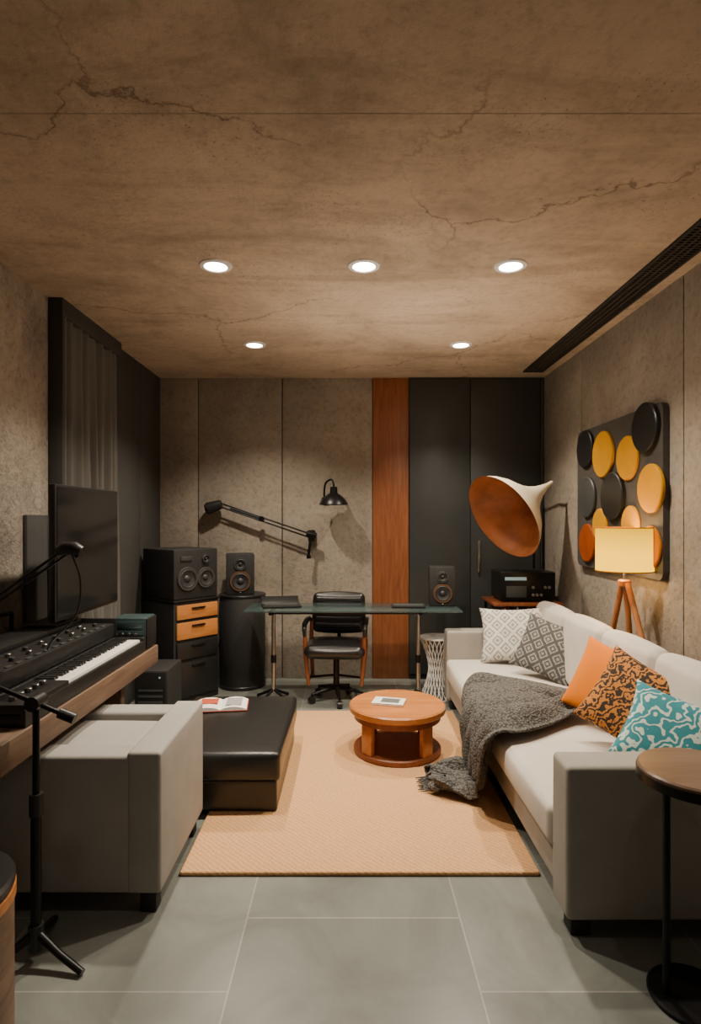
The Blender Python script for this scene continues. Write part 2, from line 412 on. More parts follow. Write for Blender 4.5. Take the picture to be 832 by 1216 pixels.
# linear air vent
ve = group('ceiling_air_vent')
bx('frame_inner', ve, 1.485, 1.50, .2, 5.05, H - .012, H, M_blackmat); bx('frame_outer', ve, 1.64, 1.655, .2, 5.05, H - .012, H, M_blackmat)
bx('frame_end', ve, 1.485, 1.655, 5.035, 5.05, H - .012, H, M_blackmat); bx('frame_start', ve, 1.485, 1.655, .2, .215, H - .012, H, M_blackmat)
bx('duct_back', ve, 1.50, 1.64, .215, 5.035, H - .004, H - .001, M_gap)
vs = []; fs = []
def addbox(vs, fs, x0, x1, y0, y1, z0, z1):
    b0 = len(vs)
    vs += [(x, y, z) for x in (x0, x1) for y in (y0, y1) for z in (z0, z1)]
    fs += [tuple(b0 + k for k in f) for f in [(0, 1, 3, 2), (4, 6, 7, 5), (0, 4, 5, 1), (2, 3, 7, 6), (0, 2, 6, 4), (1, 5, 7, 3)]]
for i in range(200):
    y = .23 + i * .024; addbox(vs, fs, 1.50, 1.64, y, y + .006, H - .010, H - .004)
for x in (1.528, 1.562, 1.596): addbox(vs, fs, x, x + .007, .215, 5.035, H - .0115, H - .004)
mk('grille_slats', vs, fs, simple('vent_grille', (.045, .038, .03), .5), ve)

# ---------------------------------------------------------------- lights
WARM = (1, .86, .68)
def downlight(x, y, e=155, ang=122, col=WARM):
    g = group('recessed_downlight', (x, y, H))
    lathe('trim_ring', g, [(.056, -.001), (.058, -.009), (.078, -.007), (.082, 0)], M_white)
    disc('lens', g, (0, 0, -.005), .057, .004, M_down, bev=.001)
    l = bpy.data.lights.new('downlight_spot', 'SPOT'); l.energy = e; l.color = col; l.spot_size = math.radians(ang); l.spot_blend = .8; l.shadow_soft_size = .035
    o = bpy.data.objects.new('spot', l); COL.objects.link(o); o.parent = g; o.location = (0, 0, -.03)
for x, y in ((-.672, 2.96), (.072, 2.96), (.808, 2.96), (-.692, 4.29), (.809, 4.29)): downlight(x, y)
for x, y in ((-.67, 1.2), (.81, 1.2)): downlight(x, y, 7)  # extra pair out of view, added as weak fill for the foreground
def area(name, loc, target, size, e, col):
    l = bpy.data.lights.new(name, 'AREA'); l.shape = 'DISK'; l.size = size; l.energy = e; l.color = col
    o = bpy.data.objects.new(name, l); COL.objects.link(o); o.location = loc
    o.rotation_euler = (Vector(target) - Vector(loc)).to_track_quat('-Z', 'Y').to_euler()
area('front_fill', (0, -.7, 1.6), (0, 4.5, 1.8), 1.2, 2, (1, .92, .82))  # added fill from behind the camera, not a lamp of this room
area('ceiling_fill', (.35, 3.55, 1.75), (.35, 3.45, 3), 1.4, 12.5, (1, .84, .65))  # unseen fill added to brighten the ceiling; no fixture hangs here
w = bpy.data.worlds.new('world'); w.use_nodes = True; w.node_tree.nodes['Background'].inputs[0].default_value = (.5, .42, .35, 1); w.node_tree.nodes['Background'].inputs[1].default_value = .3
S.world = w

# ---------------------------------------------------------------- rug
g = group('area_rug')
soft('pile', g, (.04, 3.35, .009), (1.44, 2.0, .018), .008, M_rug, n=12)

# ---------------------------------------------------------------- sofa
g = group('sofa')
SX0, SX1, SY0, SY1 = .73, 1.52, 1.98, 4.56
sb('base_rail', g, SX0 + .02, SX1, SY0 + .06, SY1 - .04, .09, .24, M_sofa, .015)
sb('arm_1', g, SX0, SX1, SY0, SY0 + .15, .07, .59, M_sofa, .018, .002)
sb('arm_2', g, SX0, SX1, SY1 - .15, SY1, .07, .59, M_sofa, .018, .002)
sb('back_frame', g, 1.44, SX1, SY0 + .1, SY1 - .1, .2, .72, M_sofa, .03)
sb('seat_cushion_1', g, SX0 - .01, 1.42, SY0 + .155, 3.22, .235, .385, M_sofaL, .03, .014)
sb('seat_cushion_2', g, SX0 - .01, 1.42, 3.225, SY1 - .155, .235, .385, M_sofaL, .03, .014)
n = 4; L = (SY1 - SY0 - .31) / n
for i in range(n):
    y0 = SY0 + .155 + i * L
    soft('back_cushion_%d' % (i + 1), g, (1.425, y0 + L / 2, .60), (.12, L - .006, .44), .05, M_sofaL, .016, rot=(0, .10, 0))
for i, (x, y) in enumerate(((.79, SY0 + .07), (1.45, SY0 + .07), (.79, SY1 - .1), (1.45, SY1 - .1), (.79, 3.25))):
    bx('leg_%d' % i, g, x - .035, x + .035, y - .035, y + .035, 0, .09, M_blackmat, .005)

def thr(name, c, s, mat, face, tw): return pillow(name, None, c, s, mat, rot_to(face, tw))
thr('throw_pillow', (1.18, 4.24, .60), (.48, .40, .13), M_tre1, (-.35, -1, .45), math.radians(4))
thr('throw_pillow', (1.29, 3.83, .585), (.42, .38, .12), M_tre2, (-.6, -.8, .5), math.radians(-14))
thr('throw_pillow', (1.275, 2.91, .61), (.38, .38, .13), M_orange, (-.68, -.62, .4), math.radians(-14))
thr('throw_pillow', (1.265, 2.60, .605), (.42, .38, .14), M_tiger, (-.6, -.75, .45), math.radians(-24))
thr('throw_pillow', (1.285, 2.29, .565), (.44, .34, .14), M_tealc, (-.4, -.75, .6), math.radians(-18))

# knitted throw
path = [(1.24, .415, 3.0, 3.36), (1.10, .43, 2.92, 3.46), (.90, .43, 2.80, 3.54), (.77, .42, 2.72, 3.56), (.705, .39, 2.68, 3.54), (.685, .30, 2.74, 3.42),
        (.68, .17, 2.80, 3.34), (.665, .07, 2.84, 3.30), (.60, .04, 2.88, 3.28), (.50, .035, 2.96, 3.24), (.42, .03, 3.02, 3.20)]
nv, nu = 130, 130
def cr(t):
    t *= len(path) - 1; i = min(int(t), len(path) - 2); f = t - i
    p = [path[max(0, min(len(path) - 1, i + k))] for k in (-1, 0, 1, 2)]
    return [.5 * (2 * p[1][k] + (p[2][k] - p[0][k]) * f + (2 * p[0][k] - 5 * p[1][k] + 4 * p[2][k] - p[3][k]) * f * f + (3 * p[1][k] - p[0][k] - 3 * p[2][k] + p[3][k]) * f ** 3) for k in range(4)]
vs = []; fs = []
for j in range(nv + 1):
    t = j / nv; x, z, y0, y1 = cr(t)
    x2, z2 = cr(min(1, t + .01))[:2]; x1_, z1_ = cr(max(0, t - .01))[:2]
    tx, tz = x2 - x1_, z2 - z1_; l = math.hypot(tx, tz) or 1; nx, nz = tz / l, -tx / l
    if nz < 0 and t < .4 or nx > 0 and t > .4 and t < .8: nx, nz = -nx, -nz
    if t >= .8: nx, nz = 0, 1
    for i in range(nu + 1):
        u = i / nu
        ph = 1.4 * math.sin(t * 4 + .5)
        d = .028 + .030 * math.sin(u * 17 + 2.6 * ph + 1.2 * math.sin(t * 11)) * (.6 + .4 * math.sin(u * 5 + t * 3))
        d += .013 * abs(math.sin(u * 19 - t * 9 + 1)) + .010 * math.sin(t * 15 + u * 11 + 2 * math.sin(u * 6)) + .005 * math.sin(t * 33 - u * 27)
        d = max(d, .0)
        ww = .024 * math.sin(t * 17 + 1) * (1 if i < nu / 2 else -1)
        vs.append((x + nx * d + .012 * math.sin(u * 30) * (t > .9), y0 + (y1 - y0) * u + ww, max(z + nz * d, .024)))
for j in range(nv):
    for i in range(nu):
        a = j * (nu + 1) + i; fs.append((a, a + 1, a + nu + 2, a + nu + 1))
o = mk('knitted_throw_blanket', vs, fs, M_knit, None, 180)
md = o.modifiers.new('thick', 'SOLIDIFY'); md.thickness = .012; md.offset = 1
for k in range(12):
    yy = 3.03 + .0145 * k
    tube('fringe_%d' % k, o, [(.43, yy, .040), (.405, yy + .004 * math.sin(k), .034), (.375 - .01 * (k % 3), yy + .008 * math.sin(k * 2.3), .026)], [.005, .005, .003], M_knit, 6)
# ---------------------------------------------------------------- armchair
g = group('armchair')
sb('seat_base', g, -1.33, -.69, 2.13, 2.70, .08, .34, M_arm, .015)
sb('arm_1', g, -1.36, -.76, 2.113, 2.24, .08, .572, M_arm, .014, .001)
sb('arm_2', g, -1.36, -.76, 2.60, 2.727, .08, .572, M_arm, .014, .001)
sb('back_rest', g, -.80, -.677, 2.111, 2.729, .08, .588, M_arm, .014, .003)
sb('seat_cushion', g, -1.35, -.81, 2.245, 2.595, .34, .545, M_arm, .03, .012)
for i, (x, y) in enumerate(((-.73, 2.165), (-1.30, 2.165), (-.73, 2.67), (-1.30, 2.67))):
    bx('leg_%d' % i, g, x - .03, x + .03, y - .03, y + .03, 0, .085, M_blackmat, .004)

# ---------------------------------------------------------------- ottoman
g = group('leather_ottoman')
sb('base', g, -.965, -.35, 2.835, 3.735, .019, .17, M_leather2, .010)
sb('cushion', g, -.98, -.335, 2.82, 3.75, .165, .305, M_leather2, .022, .010)
box('seam_front', g, (-.657, 2.823, .168), (.60, .008, .008), M_blackmat, .003)
g = group('open_magazine', (-.76, 3.50, .322), .12)
vs = []; fs = []
for sgn in (-1, 1):
    b0 = len(vs)
    for i in range(9):
        u = i / 8; x = sgn * u * .15; z = .016 * math.sin(u * math.pi) ** .7 + .004
        vs += [(x, -.10, z), (x, .10, z), (x, -.10, -.001), (x, .10, -.001)]
    for i in range(8):
        a = b0 + i * 4; fs += [(a, a + 4, a + 5, a + 1), (a + 2, a + 3, a + 7, a + 6), (a, a + 2, a + 6, a + 4), (a + 1, a + 5, a + 7, a + 3)]
    a = b0 + 32; fs.append((a, a + 2, a + 3, a + 1))
mk('pages', vs, fs, M_paper, g, 40)
box('photo_print', g, (-.07, .02, .0215), (.10, .10, .001), M_red); box('text_block', g, (.075, 0, .0215), (.09, .14, .001), simple('grey_print', (.3, .3, .3), .6))
box('cover', g, (0, 0, -.003), (.31, .205, .004), M_red)

# ---------------------------------------------------------------- coffee table
g = group('round_coffee_table', (.29, 3.6, .018))
disc('top', g, (0, 0, .245), .292, .042, M_woodT, bev=.008, seg=72)
lathe('apron', g, [(.235, .245), (.262, .245), (.262, .205), (.235, .205), (.235, .245)], M_woodTd, seg=72)
disc('lower_shelf', g, (0, 0, 0), .265, .035, M_woodTd, bev=.006, seg=72)
for i in range(4):
    a = math.radians(40 + 90 * i)
    box('leg_%d' % i, g, (.238 * math.cos(a), .238 * math.sin(a), .122), (.034, .085, .18), M_woodT if i > 1 else M_woodTd, .008, (0, 0, a))
g = group('magazine', (.24, 3.60, .3065), -.25)
box('pages', g, (0, 0, .005), (.19, .13, .012), M_paper, .002); box('cover', g, (0, 0, .0125), (.192, .132, .003), M_paper, .001)
box('cover_picture', g, (.01, .0, .0145), (.11, .08, .001), simple('cover_grey', (.12, .14, .13), .5))

# ---------------------------------------------------------------- studio desk (left) and gear
g = group('studio_desk')
bx('top', g, XL + .005, -1.08, 1.75, 3.33, .62, .72, M_woodD, .006)
bx('end_panel_1', g, XL + .01, -1.24, 3.20, 3.25, 0, .62, M_woodD, .004)
bx('end_panel_2', g, XL + .01, -1.5, 1.8, 1.85, 0, .62, M_woodD, .004)
bx('low_shelf', g, XL + .01, -1.42, 1.85, 3.2, .42, .45, M_woodD, .004)
bx('modesty_panel', g, XL + .01, XL + .03, 1.85, 3.2, .1, .62, M_blackmat)

g = group('digital_piano')
PY0, PY1, KY0 = 1.98, 3.15, 2.30
bx('body', g, -1.62, -1.09, PY0, PY1, .722, .765, M_black, .008)
bx('rear_block', g, -1.62, -1.235, PY0, PY1, .765, .80, M_black, .006)
bx('control_end', g, -1.235, -1.09, PY0, KY0 - .005, .765, .80, M_black, .006); bx('cheek_far', g, -1.235, -1.09, PY1 - .035, PY1, .765, .80, M_black, .006)
bx('front_lip', g, -1.104, -1.088, PY0, PY1, .722, .782, M_black, .005)
vs = []; fs = []; vb = []; fb = []
nk = 36; w_ = (PY1 - .04 - KY0) / nk
for i in range(nk):
    y = KY0 + i * w_; addbox(vs, fs, -1.232, -1.106, y + .0008, y + w_ - .0008, .765, .79)
    if i % 7 not in (2, 6): addbox(vb, fb, -1.232, -1.160, y + w_ - .006, y + w_ + .006, .79, .802)
mk('white_keys', vs, fs, M_ivory, g); mk('black_keys', vb, fb, M_black, g)
for i in range(5): disc('knob_%d' % i, g, (-1.16, 2.03 + .05 * i, .80), .013, .016, M_knob, bev=.002, seg=16)

g = group('synthesizer')
bx('body', g, -1.60, -1.245, 2.02, 3.13, .803, .875, M_black, .010)
bx('rear_hump', g, -1.60, -1.42, 2.02, 3.13, .875, .90, M_black, .008)
bx('side_cheek_1', g, -1.605, -1.24, 2.005, 2.022, .803, .90, M_black, .006)
bx('side_cheek_2', g, -1.605, -1.24, 3.128, 3.145, .803, .90, M_black, .006)
for i in range(16):
    disc('knob_%d' % i, g, (-1.36 + .05 * (i % 2), 2.10 + .062 * i, .874), .011, .016, M_knob if i % 3 else M_blackmat, bev=.002, seg=14)
for i in range(14): bx('button_%d' % i, g, -1.275, -1.26, 2.1 + .07 * i, 2.135 + .07 * i, .874, .879, M_slate, .001)
bx('display', g, -1.39, -1.29, 2.055, 2.085, .874, .877, M_led)

g = group('television')
bx('panel', g, -1.42, -1.385, 2.776, 3.525, .936, 1.594, M_black, .008)
bx('screen', g, -1.386, -1.382, 2.79, 3.511, .955, 1.58, M_screen)
bx('neck', g, -1.46, -1.425, 2.96, 3.06, .905, 1.15, M_black, .005)
bx('neck_bracket', g, -1.44, -1.415, 2.94, 3.08, 1.0, 1.14, M_black, .005)
bx('foot', g, -1.585, -1.425, 2.86, 3.10, .901, .915, M_black, .005)

g = group('rack_amplifier')
bx('chassis', g, -1.275, -1.095, 3.165, 3.325, .725, .895, M_teal, .008)
bx('face', g, -1.096, -1.088, 3.17, 3.32, .73, .89, M_black, .003)
for k in range(3): bx('rack_slot_%d' % k, g, -1.265, -1.105, 3.158, 3.166, .742 + .05 * k, .778 + .05 * k, M_teal, .002)
for k in range(4): disc('knob_%d' % k, g, (-1.25 + .035 * k, 3.158, .81), .008, .01, M_knob, rot=(math.pi / 2, 0, 0), bev=.001, seg=14)

g = group('computer_tower')
bx('case', g, -1.46, -1.235, 4.0, 4.34, .01, .40, M_blackmat, .01)
bx('front_panel', g, -1.45, -1.245, 3.99, 4.0, .02, .39, M_black, .004)
for k in range(6): bx('vent_rib_%d' % k, g, -1.43, -1.265, 3.984, 3.99, .06 + .04 * k, .075 + .04 * k, M_slate, .002)
bx('power_light', g, -1.29, -1.28, 3.984, 3.99, .35, .36, M_led)
for k, (x, y) in enumerate(((-1.44, 4.02), (-1.26, 4.02), (-1.44, 4.32), (-1.26, 4.32))): bx('foot_%d' % k, g, x - .01, x + .01, y - .01, y + .01, 0, .012, M_black)

# ---------------------------------------------------------------- drawer cabinet + big speaker (turned into the room)
TH = math.radians(50)
cx, cy = -1.33, 4.48
g = group('drawer_cabinet', (cx, cy, 0), TH)
W, D = .42, .46
bx('carcass', g, 0, W, .012, D, .0, .79, M_blackmat, .006)
bx('top_board', g, -.008, W + .008, -.004, D, .79, .805, M_black, .004)
for k, (z0, z1, mm) in enumerate(((.655, .765, M_woodDr), (.50, .63, M_woodDr), (.345, .475, M_black), (.05, .32, M_black))):
    bx('drawer_front_%d' % k, g, .02, W - .02, -.006, .014, z0, z1, mm, .005)
    bx('drawer_pull_%d' % k, g, W / 2 - .06, W / 2 + .06, -.022, -.004, z1 - .035, z1 - .022, M_metalb, .004)
def driver(g, x, y, z, r, ring=M_slate, cone=M_cone):
    R = (math.pi / 2, 0, 0)
    lathe('driver_ring', g, [(r * .80, -.002), (r * .84, .010), (r, .010), (r * 1.04, 0)], ring, (x, y, z), R, 40)
    lathe('driver_cone', g, [(r * .84, .008), (r * .74, .012), (r * .68, .003), (r * .32, -.004)], cone, (x, y, z), R, 40)
    lathe('dust_cap', g, [(r * .33, -.004), (r * .25, .006), (r * .12, .011), (0, .012)], cone, (x, y, z), R, 32)
g = group('studio_monitor_speaker', (cx, cy, .806), TH)
bx('cabinet', g, .0, .41, .01, .45, 0, .39, M_blackmat, .012)
driver(g, .12, .006, .16, .09, M_slate); driver(g, .29, .006, .16, .08, M_slate)
driver(g, .29, .006, .31, .035, M_slate); bx('badge', g, .06, .16, .002, .011, .30, .335, M_slate, .002)

g = group('cylindrical_bass_trap', (-.925, 5.085, 0))
lathe('body', g, [(0, 0), (.19, 0), (.195, .01), (.195, .76), (.19, .77), (0, .77)], M_blackmat, seg=64)
disc('lid', g, (0, 0, .77), .20, .02, M_black, bev=.004, seg=64); disc('base_ring', g, (0, 0, 0.001), .20, .03, M_black, bev=.004)
def bookshelf(name, loc, rz, w=.22, h=.33, d=.2):
    g = group(name, loc, rz)
    bx('cabinet', g, -w / 2, w / 2, 0, d, 0, h, M_blackmat, .008)
    driver(g, 0, -.002, h * .33, w * .36, M_coneO); driver(g, 0, -.002, h * .75, w * .22, M_slate)
    disc('status_light', g, (0, -.002, h * .06), .004, .004, M_led, rot=(math.pi / 2, 0, 0), bev=.0005, seg=12)
bookshelf('bookshelf_speaker', (-.925, 4.99, .791), math.radians(12), .235, .345, .2)
bookshelf('bookshelf_speaker', (.735, 4.66, .741), math.radians(-4), .205, .31, .17)

# ---------------------------------------------------------------- glass desk
g = group('glass_desk')
bx('glass_top', g, -.80, .85, 4.42, 4.87, .726, .740, M_glass, .005)
bx('edge_rail', g, -.62, .60, 4.50, 4.52, .702, .726, M_metalb, .004); bx('rear_rail', g, -.62, .60, 4.78, 4.80, .702, .726, M_metalb, .004)
for k, x in enumerate((-.60, .54)):
    tube('column_%d' % k, g, [(x, 4.65, .06), (x, 4.65, .71)], .016, M_chrome, 16)
    tube('collar_%d' % k, g, [(x, 4.65, .30), (x, 4.65, .36)], .022, M_metalb, 16)
    bx('cross_%d' % k, g, x - .015, x + .015, 4.46, 4.84, .70, .726, M_metalb, .004)
    for q in range(4):
        a = math.radians(45 + 90 * q + 10); rr = .17 if k == 0 else .10
        tube('foot_%d_%d' % (k, q), g, [(x, 4.65, .09), (x + .5 * rr * math.cos(a), 4.65 + .5 * rr * math.sin(a), .05), (x + rr * math.cos(a), 4.65 + rr * math.sin(a), .012)], .011, M_metalb, 10)
g = group('laptop', (-.54, 4.66, .741), .2)
box('base', g, (0, 0, .008), (.30, .2, .014), M_black, .004); box('keys', g, (0, .02, .0155), (.26, .11, .002), M_slate)
box('lid', g, (0, .12, .035), (.30, .10, .008), M_black, .003, (.5, 0, 0))
g = group('computer_keyboard', (.46, 4.62, .741), -.05)
box('body', g, (0, 0, .008), (.26, .13, .015), M_black, .004)
for k in range(4): box('key_row_%d' % k, g, (0, -.042 + .028 * k, .0175), (.24, .02, .005), M_slate, .002)

# ---------------------------------------------------------------- office chair (faces the camera, behind the desk)
g = group('office_chair', (-.105, 4.66, 0), math.radians(-4))
soft('seat', g, (0, -.02, .42), (.45, .42, .10), .045, M_leather, .018)
soft('backrest', g, (0, .22, .66), (.42, .065, .32), .032, M_leather, .012, rot=(-.14, 0, 0))
for k in range(5): soft('back_channel_%d' % k, g, (0, .192 + .0075 * (k - 2) , .56 + .052 * k), (.38, .03, .046), .014, M_leather, .004, rot=(-.14, 0, 0), n=8)
bx('seat_plate', g, -.13, .13, -.13, .13, .35, .375, M_metalb, .004)
tube('gas_column', g, [(0, 0, .09), (0, 0, .36)], .024, M_metalb, 16)
tube('back_bracket', g, [(0, .05, .365), (0, .20, .37), (0, .25, .45), (0, .25, .56)], .016, M_metalb, 10)
for s in (-1, 1):
    tube('arm_%d' % (s + 1), g, [(s * .225, .20, .60), (s * .235, .12, .625), (s * .235, 0, .63), (s * .235, -.12, .62), (s * .232, -.165, .585), (s * .228, -.16, .53)], [.014, .018, .02, .02, .017, .013], M_black, 12)
    tube('arm_post_%d' % (s + 1), g, [(s * .228, -.16, .55), (s * .225, -.14, .40), (s * .205, -.12, .15)], [.014, .020, .014], M_woodTd, 12)
    tube('rear_post_%d' % (s + 1), g, [(s * .222, .20, .61), (s * .222, .17, .40), (s * .205, .13, .15)], [.014, .020, .014], M_woodTd, 12)
    tube('stretcher_%d' % (s + 1), g, [(s * .207, -.12, .18), (s * .207, .13, .18)], .010, M_metalb, 10)
    tube('cross_brace_%d' % (s + 1), g, [(0, 0, .2), (s * .207, 0, .18)], .010, M_metalb, 10)
for k in range(5):
    a = math.radians(-90 + 72 * k + 12)
    ex, ey = .21 * math.cos(a), .21 * math.sin(a)
    tube('star_arm_%d' % k, g, [(0, 0, .11), (ex * .6, ey * .6, .085), (ex, ey, .07)], [.022, .016, .011], M_metalb, 10)
    tube('caster_%d' % k, g, [(ex - .018 * math.sin(a), ey + .018 * math.cos(a), .027), (ex + .018 * math.sin(a), ey - .018 * math.cos(a), .027)], .027, M_black, 18)
    tube('caster_stem_%d' % k, g, [(ex, ey, .03), (ex, ey, .075)], .007, M_metalb, 8)

# ---------------------------------------------------------------- wire side table
g = group('wire_side_table', (.70, 4.735, 0))
disc('top', g, (0, 0, .475), .14, .015, M_white, bev=.004)
def prof(t): return .065 + .07 * abs(2 * t - 1) ** 1.6
for k in range(22):
    for s in (1, -1):
        a0 = 2 * math.pi * k / 22; pts = []
        for q in range(13):
            t = q / 12; a = a0 + s * 1.0 * t; r = prof(t)
            pts.append((r * math.cos(a), r * math.sin(a), .006 + .47 * t))
        tube('wire', g, pts, .0036, M_white, 6)
lathe('base_ring', g, [(.125, 0), (.14, 0), (.14, .01), (.125, .01), (.125, 0)], M_white)

# ---------------------------------------------------------------- hi-fi table and amp (right rear)
g = group('record_table')
bx('top', g, 1.13, 1.68, 4.62, 5.06, .745, .77, M_woodTd, .004)
bx('shelf', g, 1.15, 1.66, 4.64, 5.04, .40, .42, M_woodTd, .004)
for k, (x, y) in enumerate(((1.15, 4.64), (1.64, 4.64), (1.15, 5.02), (1.64, 5.02))): bx('leg_%d' % k, g, x, x + .022, y, y + .022, 0, .745, M_metalb, .003)
for k in range(16): bx('record_%d' % k, g, 1.20 + .025 * k, 1.215 + .025 * k, 4.68, 4.98, .42, .42 + .29 + .01 * (k % 3), [M_slate, M_paper, M_rust, M_black][k % 4])
g = group('stereo_receiver')
bx('chassis', g, 1.20, 1.63, 4.68, 5.0, .785, 1.01, M_black, .008)
bx('face_plate', g, 1.20, 1.63, 4.672, 4.68, .79, 1.005, M_metalb, .003)
bx('dial_window', g, 1.23, 1.40, 4.667, 4.672, .945, .97, M_led); bx('tape_deck', g, 1.24, 1.40, 4.667, 4.672, .81, .90, M_slate, .002)
for k in range(6): disc('knob_%d' % k, g, (1.45 + .032 * (k % 5), 4.672, .83 + .06 * (k // 3)), .012, .018, M_knob, rot=(math.pi / 2, 0, 0), bev=.002, seg=16)
for k, (x, y) in enumerate(((1.23, 4.71), (1.60, 4.71), (1.23, 4.96), (1.60, 4.96))): disc('foot_%d' % k, g, (x, y, .77), .015, .016, M_black, bev=.001, seg=14)
tube('antenna', g, [(1.60, 4.9, 1.0), (1.60, 4.9, 1.36)], .004, M_metalb, 8)

# ---------------------------------------------------------------- large horn lamp
g = group('horn_floor_lamp')
C = Vector((1.155, 4.46, 1.445)); nrm = Vector((-.80, -.36, -.50)).normalized(); Lh = .50
pf = [(.020, 0), (.030, .035), (.05, .10), (.085, .17), (.135, .24), (.205, .315), (.275, .385), (.325, .45), (.345, .49), (.35, .50)]
R = rot_to(nrm); tip = C - nrm * Lh
lathe('horn_outer', g, [(0, -.002)] + pf, M_cream, tip, R, 72, 60)
lathe('horn_inner', g, [(.35, .50)] + [(r - .006, z + .004) for r, z in reversed(pf[1:-1])] + [(0, .045)], M_copper, tip, R, 72, 60)
tube('knuckle', g, [tip - nrm * .06, tip + nrm * .02], [.014, .021], M_cream, 16)
t2 = tip - nrm * .05
px, py = min(t2.x + .02, 1.60), 5.12
tube('swing_arm', g, [t2, (px, t2.y + .15, t2.z), (px, py, t2.z - .04)], .009, M_metalb, 10)
tube('pole', g, [(px, py, .02), (px, py, t2.z - .02)], .011, M_metalb, 12)
disc('floor_base', g, (px, py, 0), .11, .022, M_metalb, bev=.005)

# ---------------------------------------------------------------- wall scissor mic arm
g = group('wall_mounted_boom_arm')
A = Vector((-1.13, 5.20, 1.555)); B = Vector((-.34, 5.18, 1.285))
for k, dz in enumerate((.014, -.018)): tube('arm_rod_%d' % k, g, [A + Vector((0, 0, dz)), B + Vector((0, 0, dz))], .0075, M_metalb, 10)
mid = A.lerp(B, .45); tube('mid_joint', g, [mid + Vector((0, -.02, 0)), mid + Vector((0, .02, 0))], .024, M_metalb, 14)
tube('spring', g, [A.lerp(B, .1), A.lerp(B, .42)], .010, M_blackmat, 10)
tube('head', g, [A + Vector((-.12, 0, -.03)), A + Vector((-.10, 0, -.025)), A + Vector((0.0, 0, .01))], [.055, .055, .04], M_black, 20)
tube('head_cap', g, [A + Vector((-.14, 0, -.035)), A + Vector((-.12, 0, -.03))], [.04, .057], M_blackmat, 20)
tube('elbow', g, [B + Vector((-.04, 0, .02)), B + Vector((.05, 0, .0))], .024, M_metalb, 14)
tube('elbow_pin', g, [B + Vector((0, -.02, 0)), B + Vector((0, .08, 0))], .018, M_metalb, 14)
tube('drop_post', g, [B, B + Vector((-.02, 0, -.17))], .013, M_metalb, 12)
tube('drop_clamp', g, [B + Vector((-.02, 0, -.17)), B + Vector((-.02, 0, -.20))], .02, M_metalb, 12)
bx('wall_plate', g, B.x - .03, B.x + .03, 5.25, 5.30, B.z - .05, B.z + .05, M_metalb, .006)
# gooseneck wall lamp
g = group('gooseneck_wall_lamp')
lx = -.15
pts = [(lx - .07, 5.27, 1.60), (lx - .075, 5.22, 1.66), (lx - .06, 5.16, 1.745), (lx - .01, 5.12, 1.775), (lx + .01, 5.10, 1.74), (lx + .012, 5.10, 1.70)]
def smooth_pts(p, n=8):
    p = [Vector(q) for q in p]; out = []
    for i in range(len(p) - 1):
        a, b_, c, d = p[max(0, i - 1)], p[i], p[i + 1], p[min(len(p) - 1, i + 2)]
        for k in range(n):
            f = k / n; out.append(.5 * (2 * b_ + (c - a) * f + (2 * a - 5 * b_ + 4 * c - d) * f * f + (3 * b_ - a - 3 * c + d) * f ** 3))
    out.append(p[-1]); return out
tube('neck', g, smooth_pts(pts), .009, M_metalb, 10)
disc('wall_rose', g, (lx - .07, 5.30, 1.60), .035, .02, M_metalb, rot=(math.pi / 2, 0, 0))
lathe('shade', g, [(0, .155), (.03, .155), (.034, .10), (.06, .085), (.10, .05), (.122, .012), (.126, 0), (.12, .002), (.095, .045), (.05, .078), (0, .085)], M_metalb, (lx + .012, 5.10, 1.555), seg=48, smooth=50)

# ---------------------------------------------------------------- wall art
g = group('circle_wall_art')
def rrect(y0, y1, z0, z1, r, x0, x1, mat, name, par):
    pts = []
    for (cy_, cz_, a0) in ((y1 - r, z1 - r, 0), (y0 + r, z1 - r, 90), (y0 + r, z0 + r, 180), (y1 - r, z0 + r, 270)):
        for k in range(9):
            a = math.radians(a0 + 90 * k / 8); pts.append((cy_ + r * math.cos(a), cz_ + r * math.sin(a)))
    n = len(pts); vs = [(x0, p[0], p[1]) for p in pts] + [(x1, p[0], p[1]) for p in pts]
    fs = [tuple(range(n)), tuple(range(n, 2 * n))[::-1]] + [(i, (i + 1) % n, n + (i + 1) % n, n + i) for i in range(n)]
    mk(name, vs, fs, mat, par)
rrect(3.20, 4.40, 1.09, 2.07, .05, XR - .05, XR - .013, M_artb, 'backing_board', g)
for k, (y, z, r, mm, t) in enumerate(((3.36, 1.95, .142, M_black, .032), (3.93, 1.86, .155, M_yellow, .024), (3.59, 1.80, .135, M_yellow, .022), (4.22, 1.93, .135, M_black, .028),
        (3.31, 1.60, .138, M_yellow, .024), (3.78, 1.575, .155, M_black, .032), (4.20, 1.585, .145, M_slate, .022), (4.19, 1.26, .135, M_rust, .024),
        (3.55, 1.40, .11, M_yellow, .020), (3.98, 1.39, .11, M_yellow, .022), (3.32, 1.27, .12, M_amber, .02), (3.66, 1.22, .12, M_slate, .02), (3.92, 1.20, .08, M_black, .02))):
    disc('disc_%d' % k, g, (XR - .048, y, z), r, t, mm, rot=(0, -math.pi / 2, 0), bev=.006, seg=64)

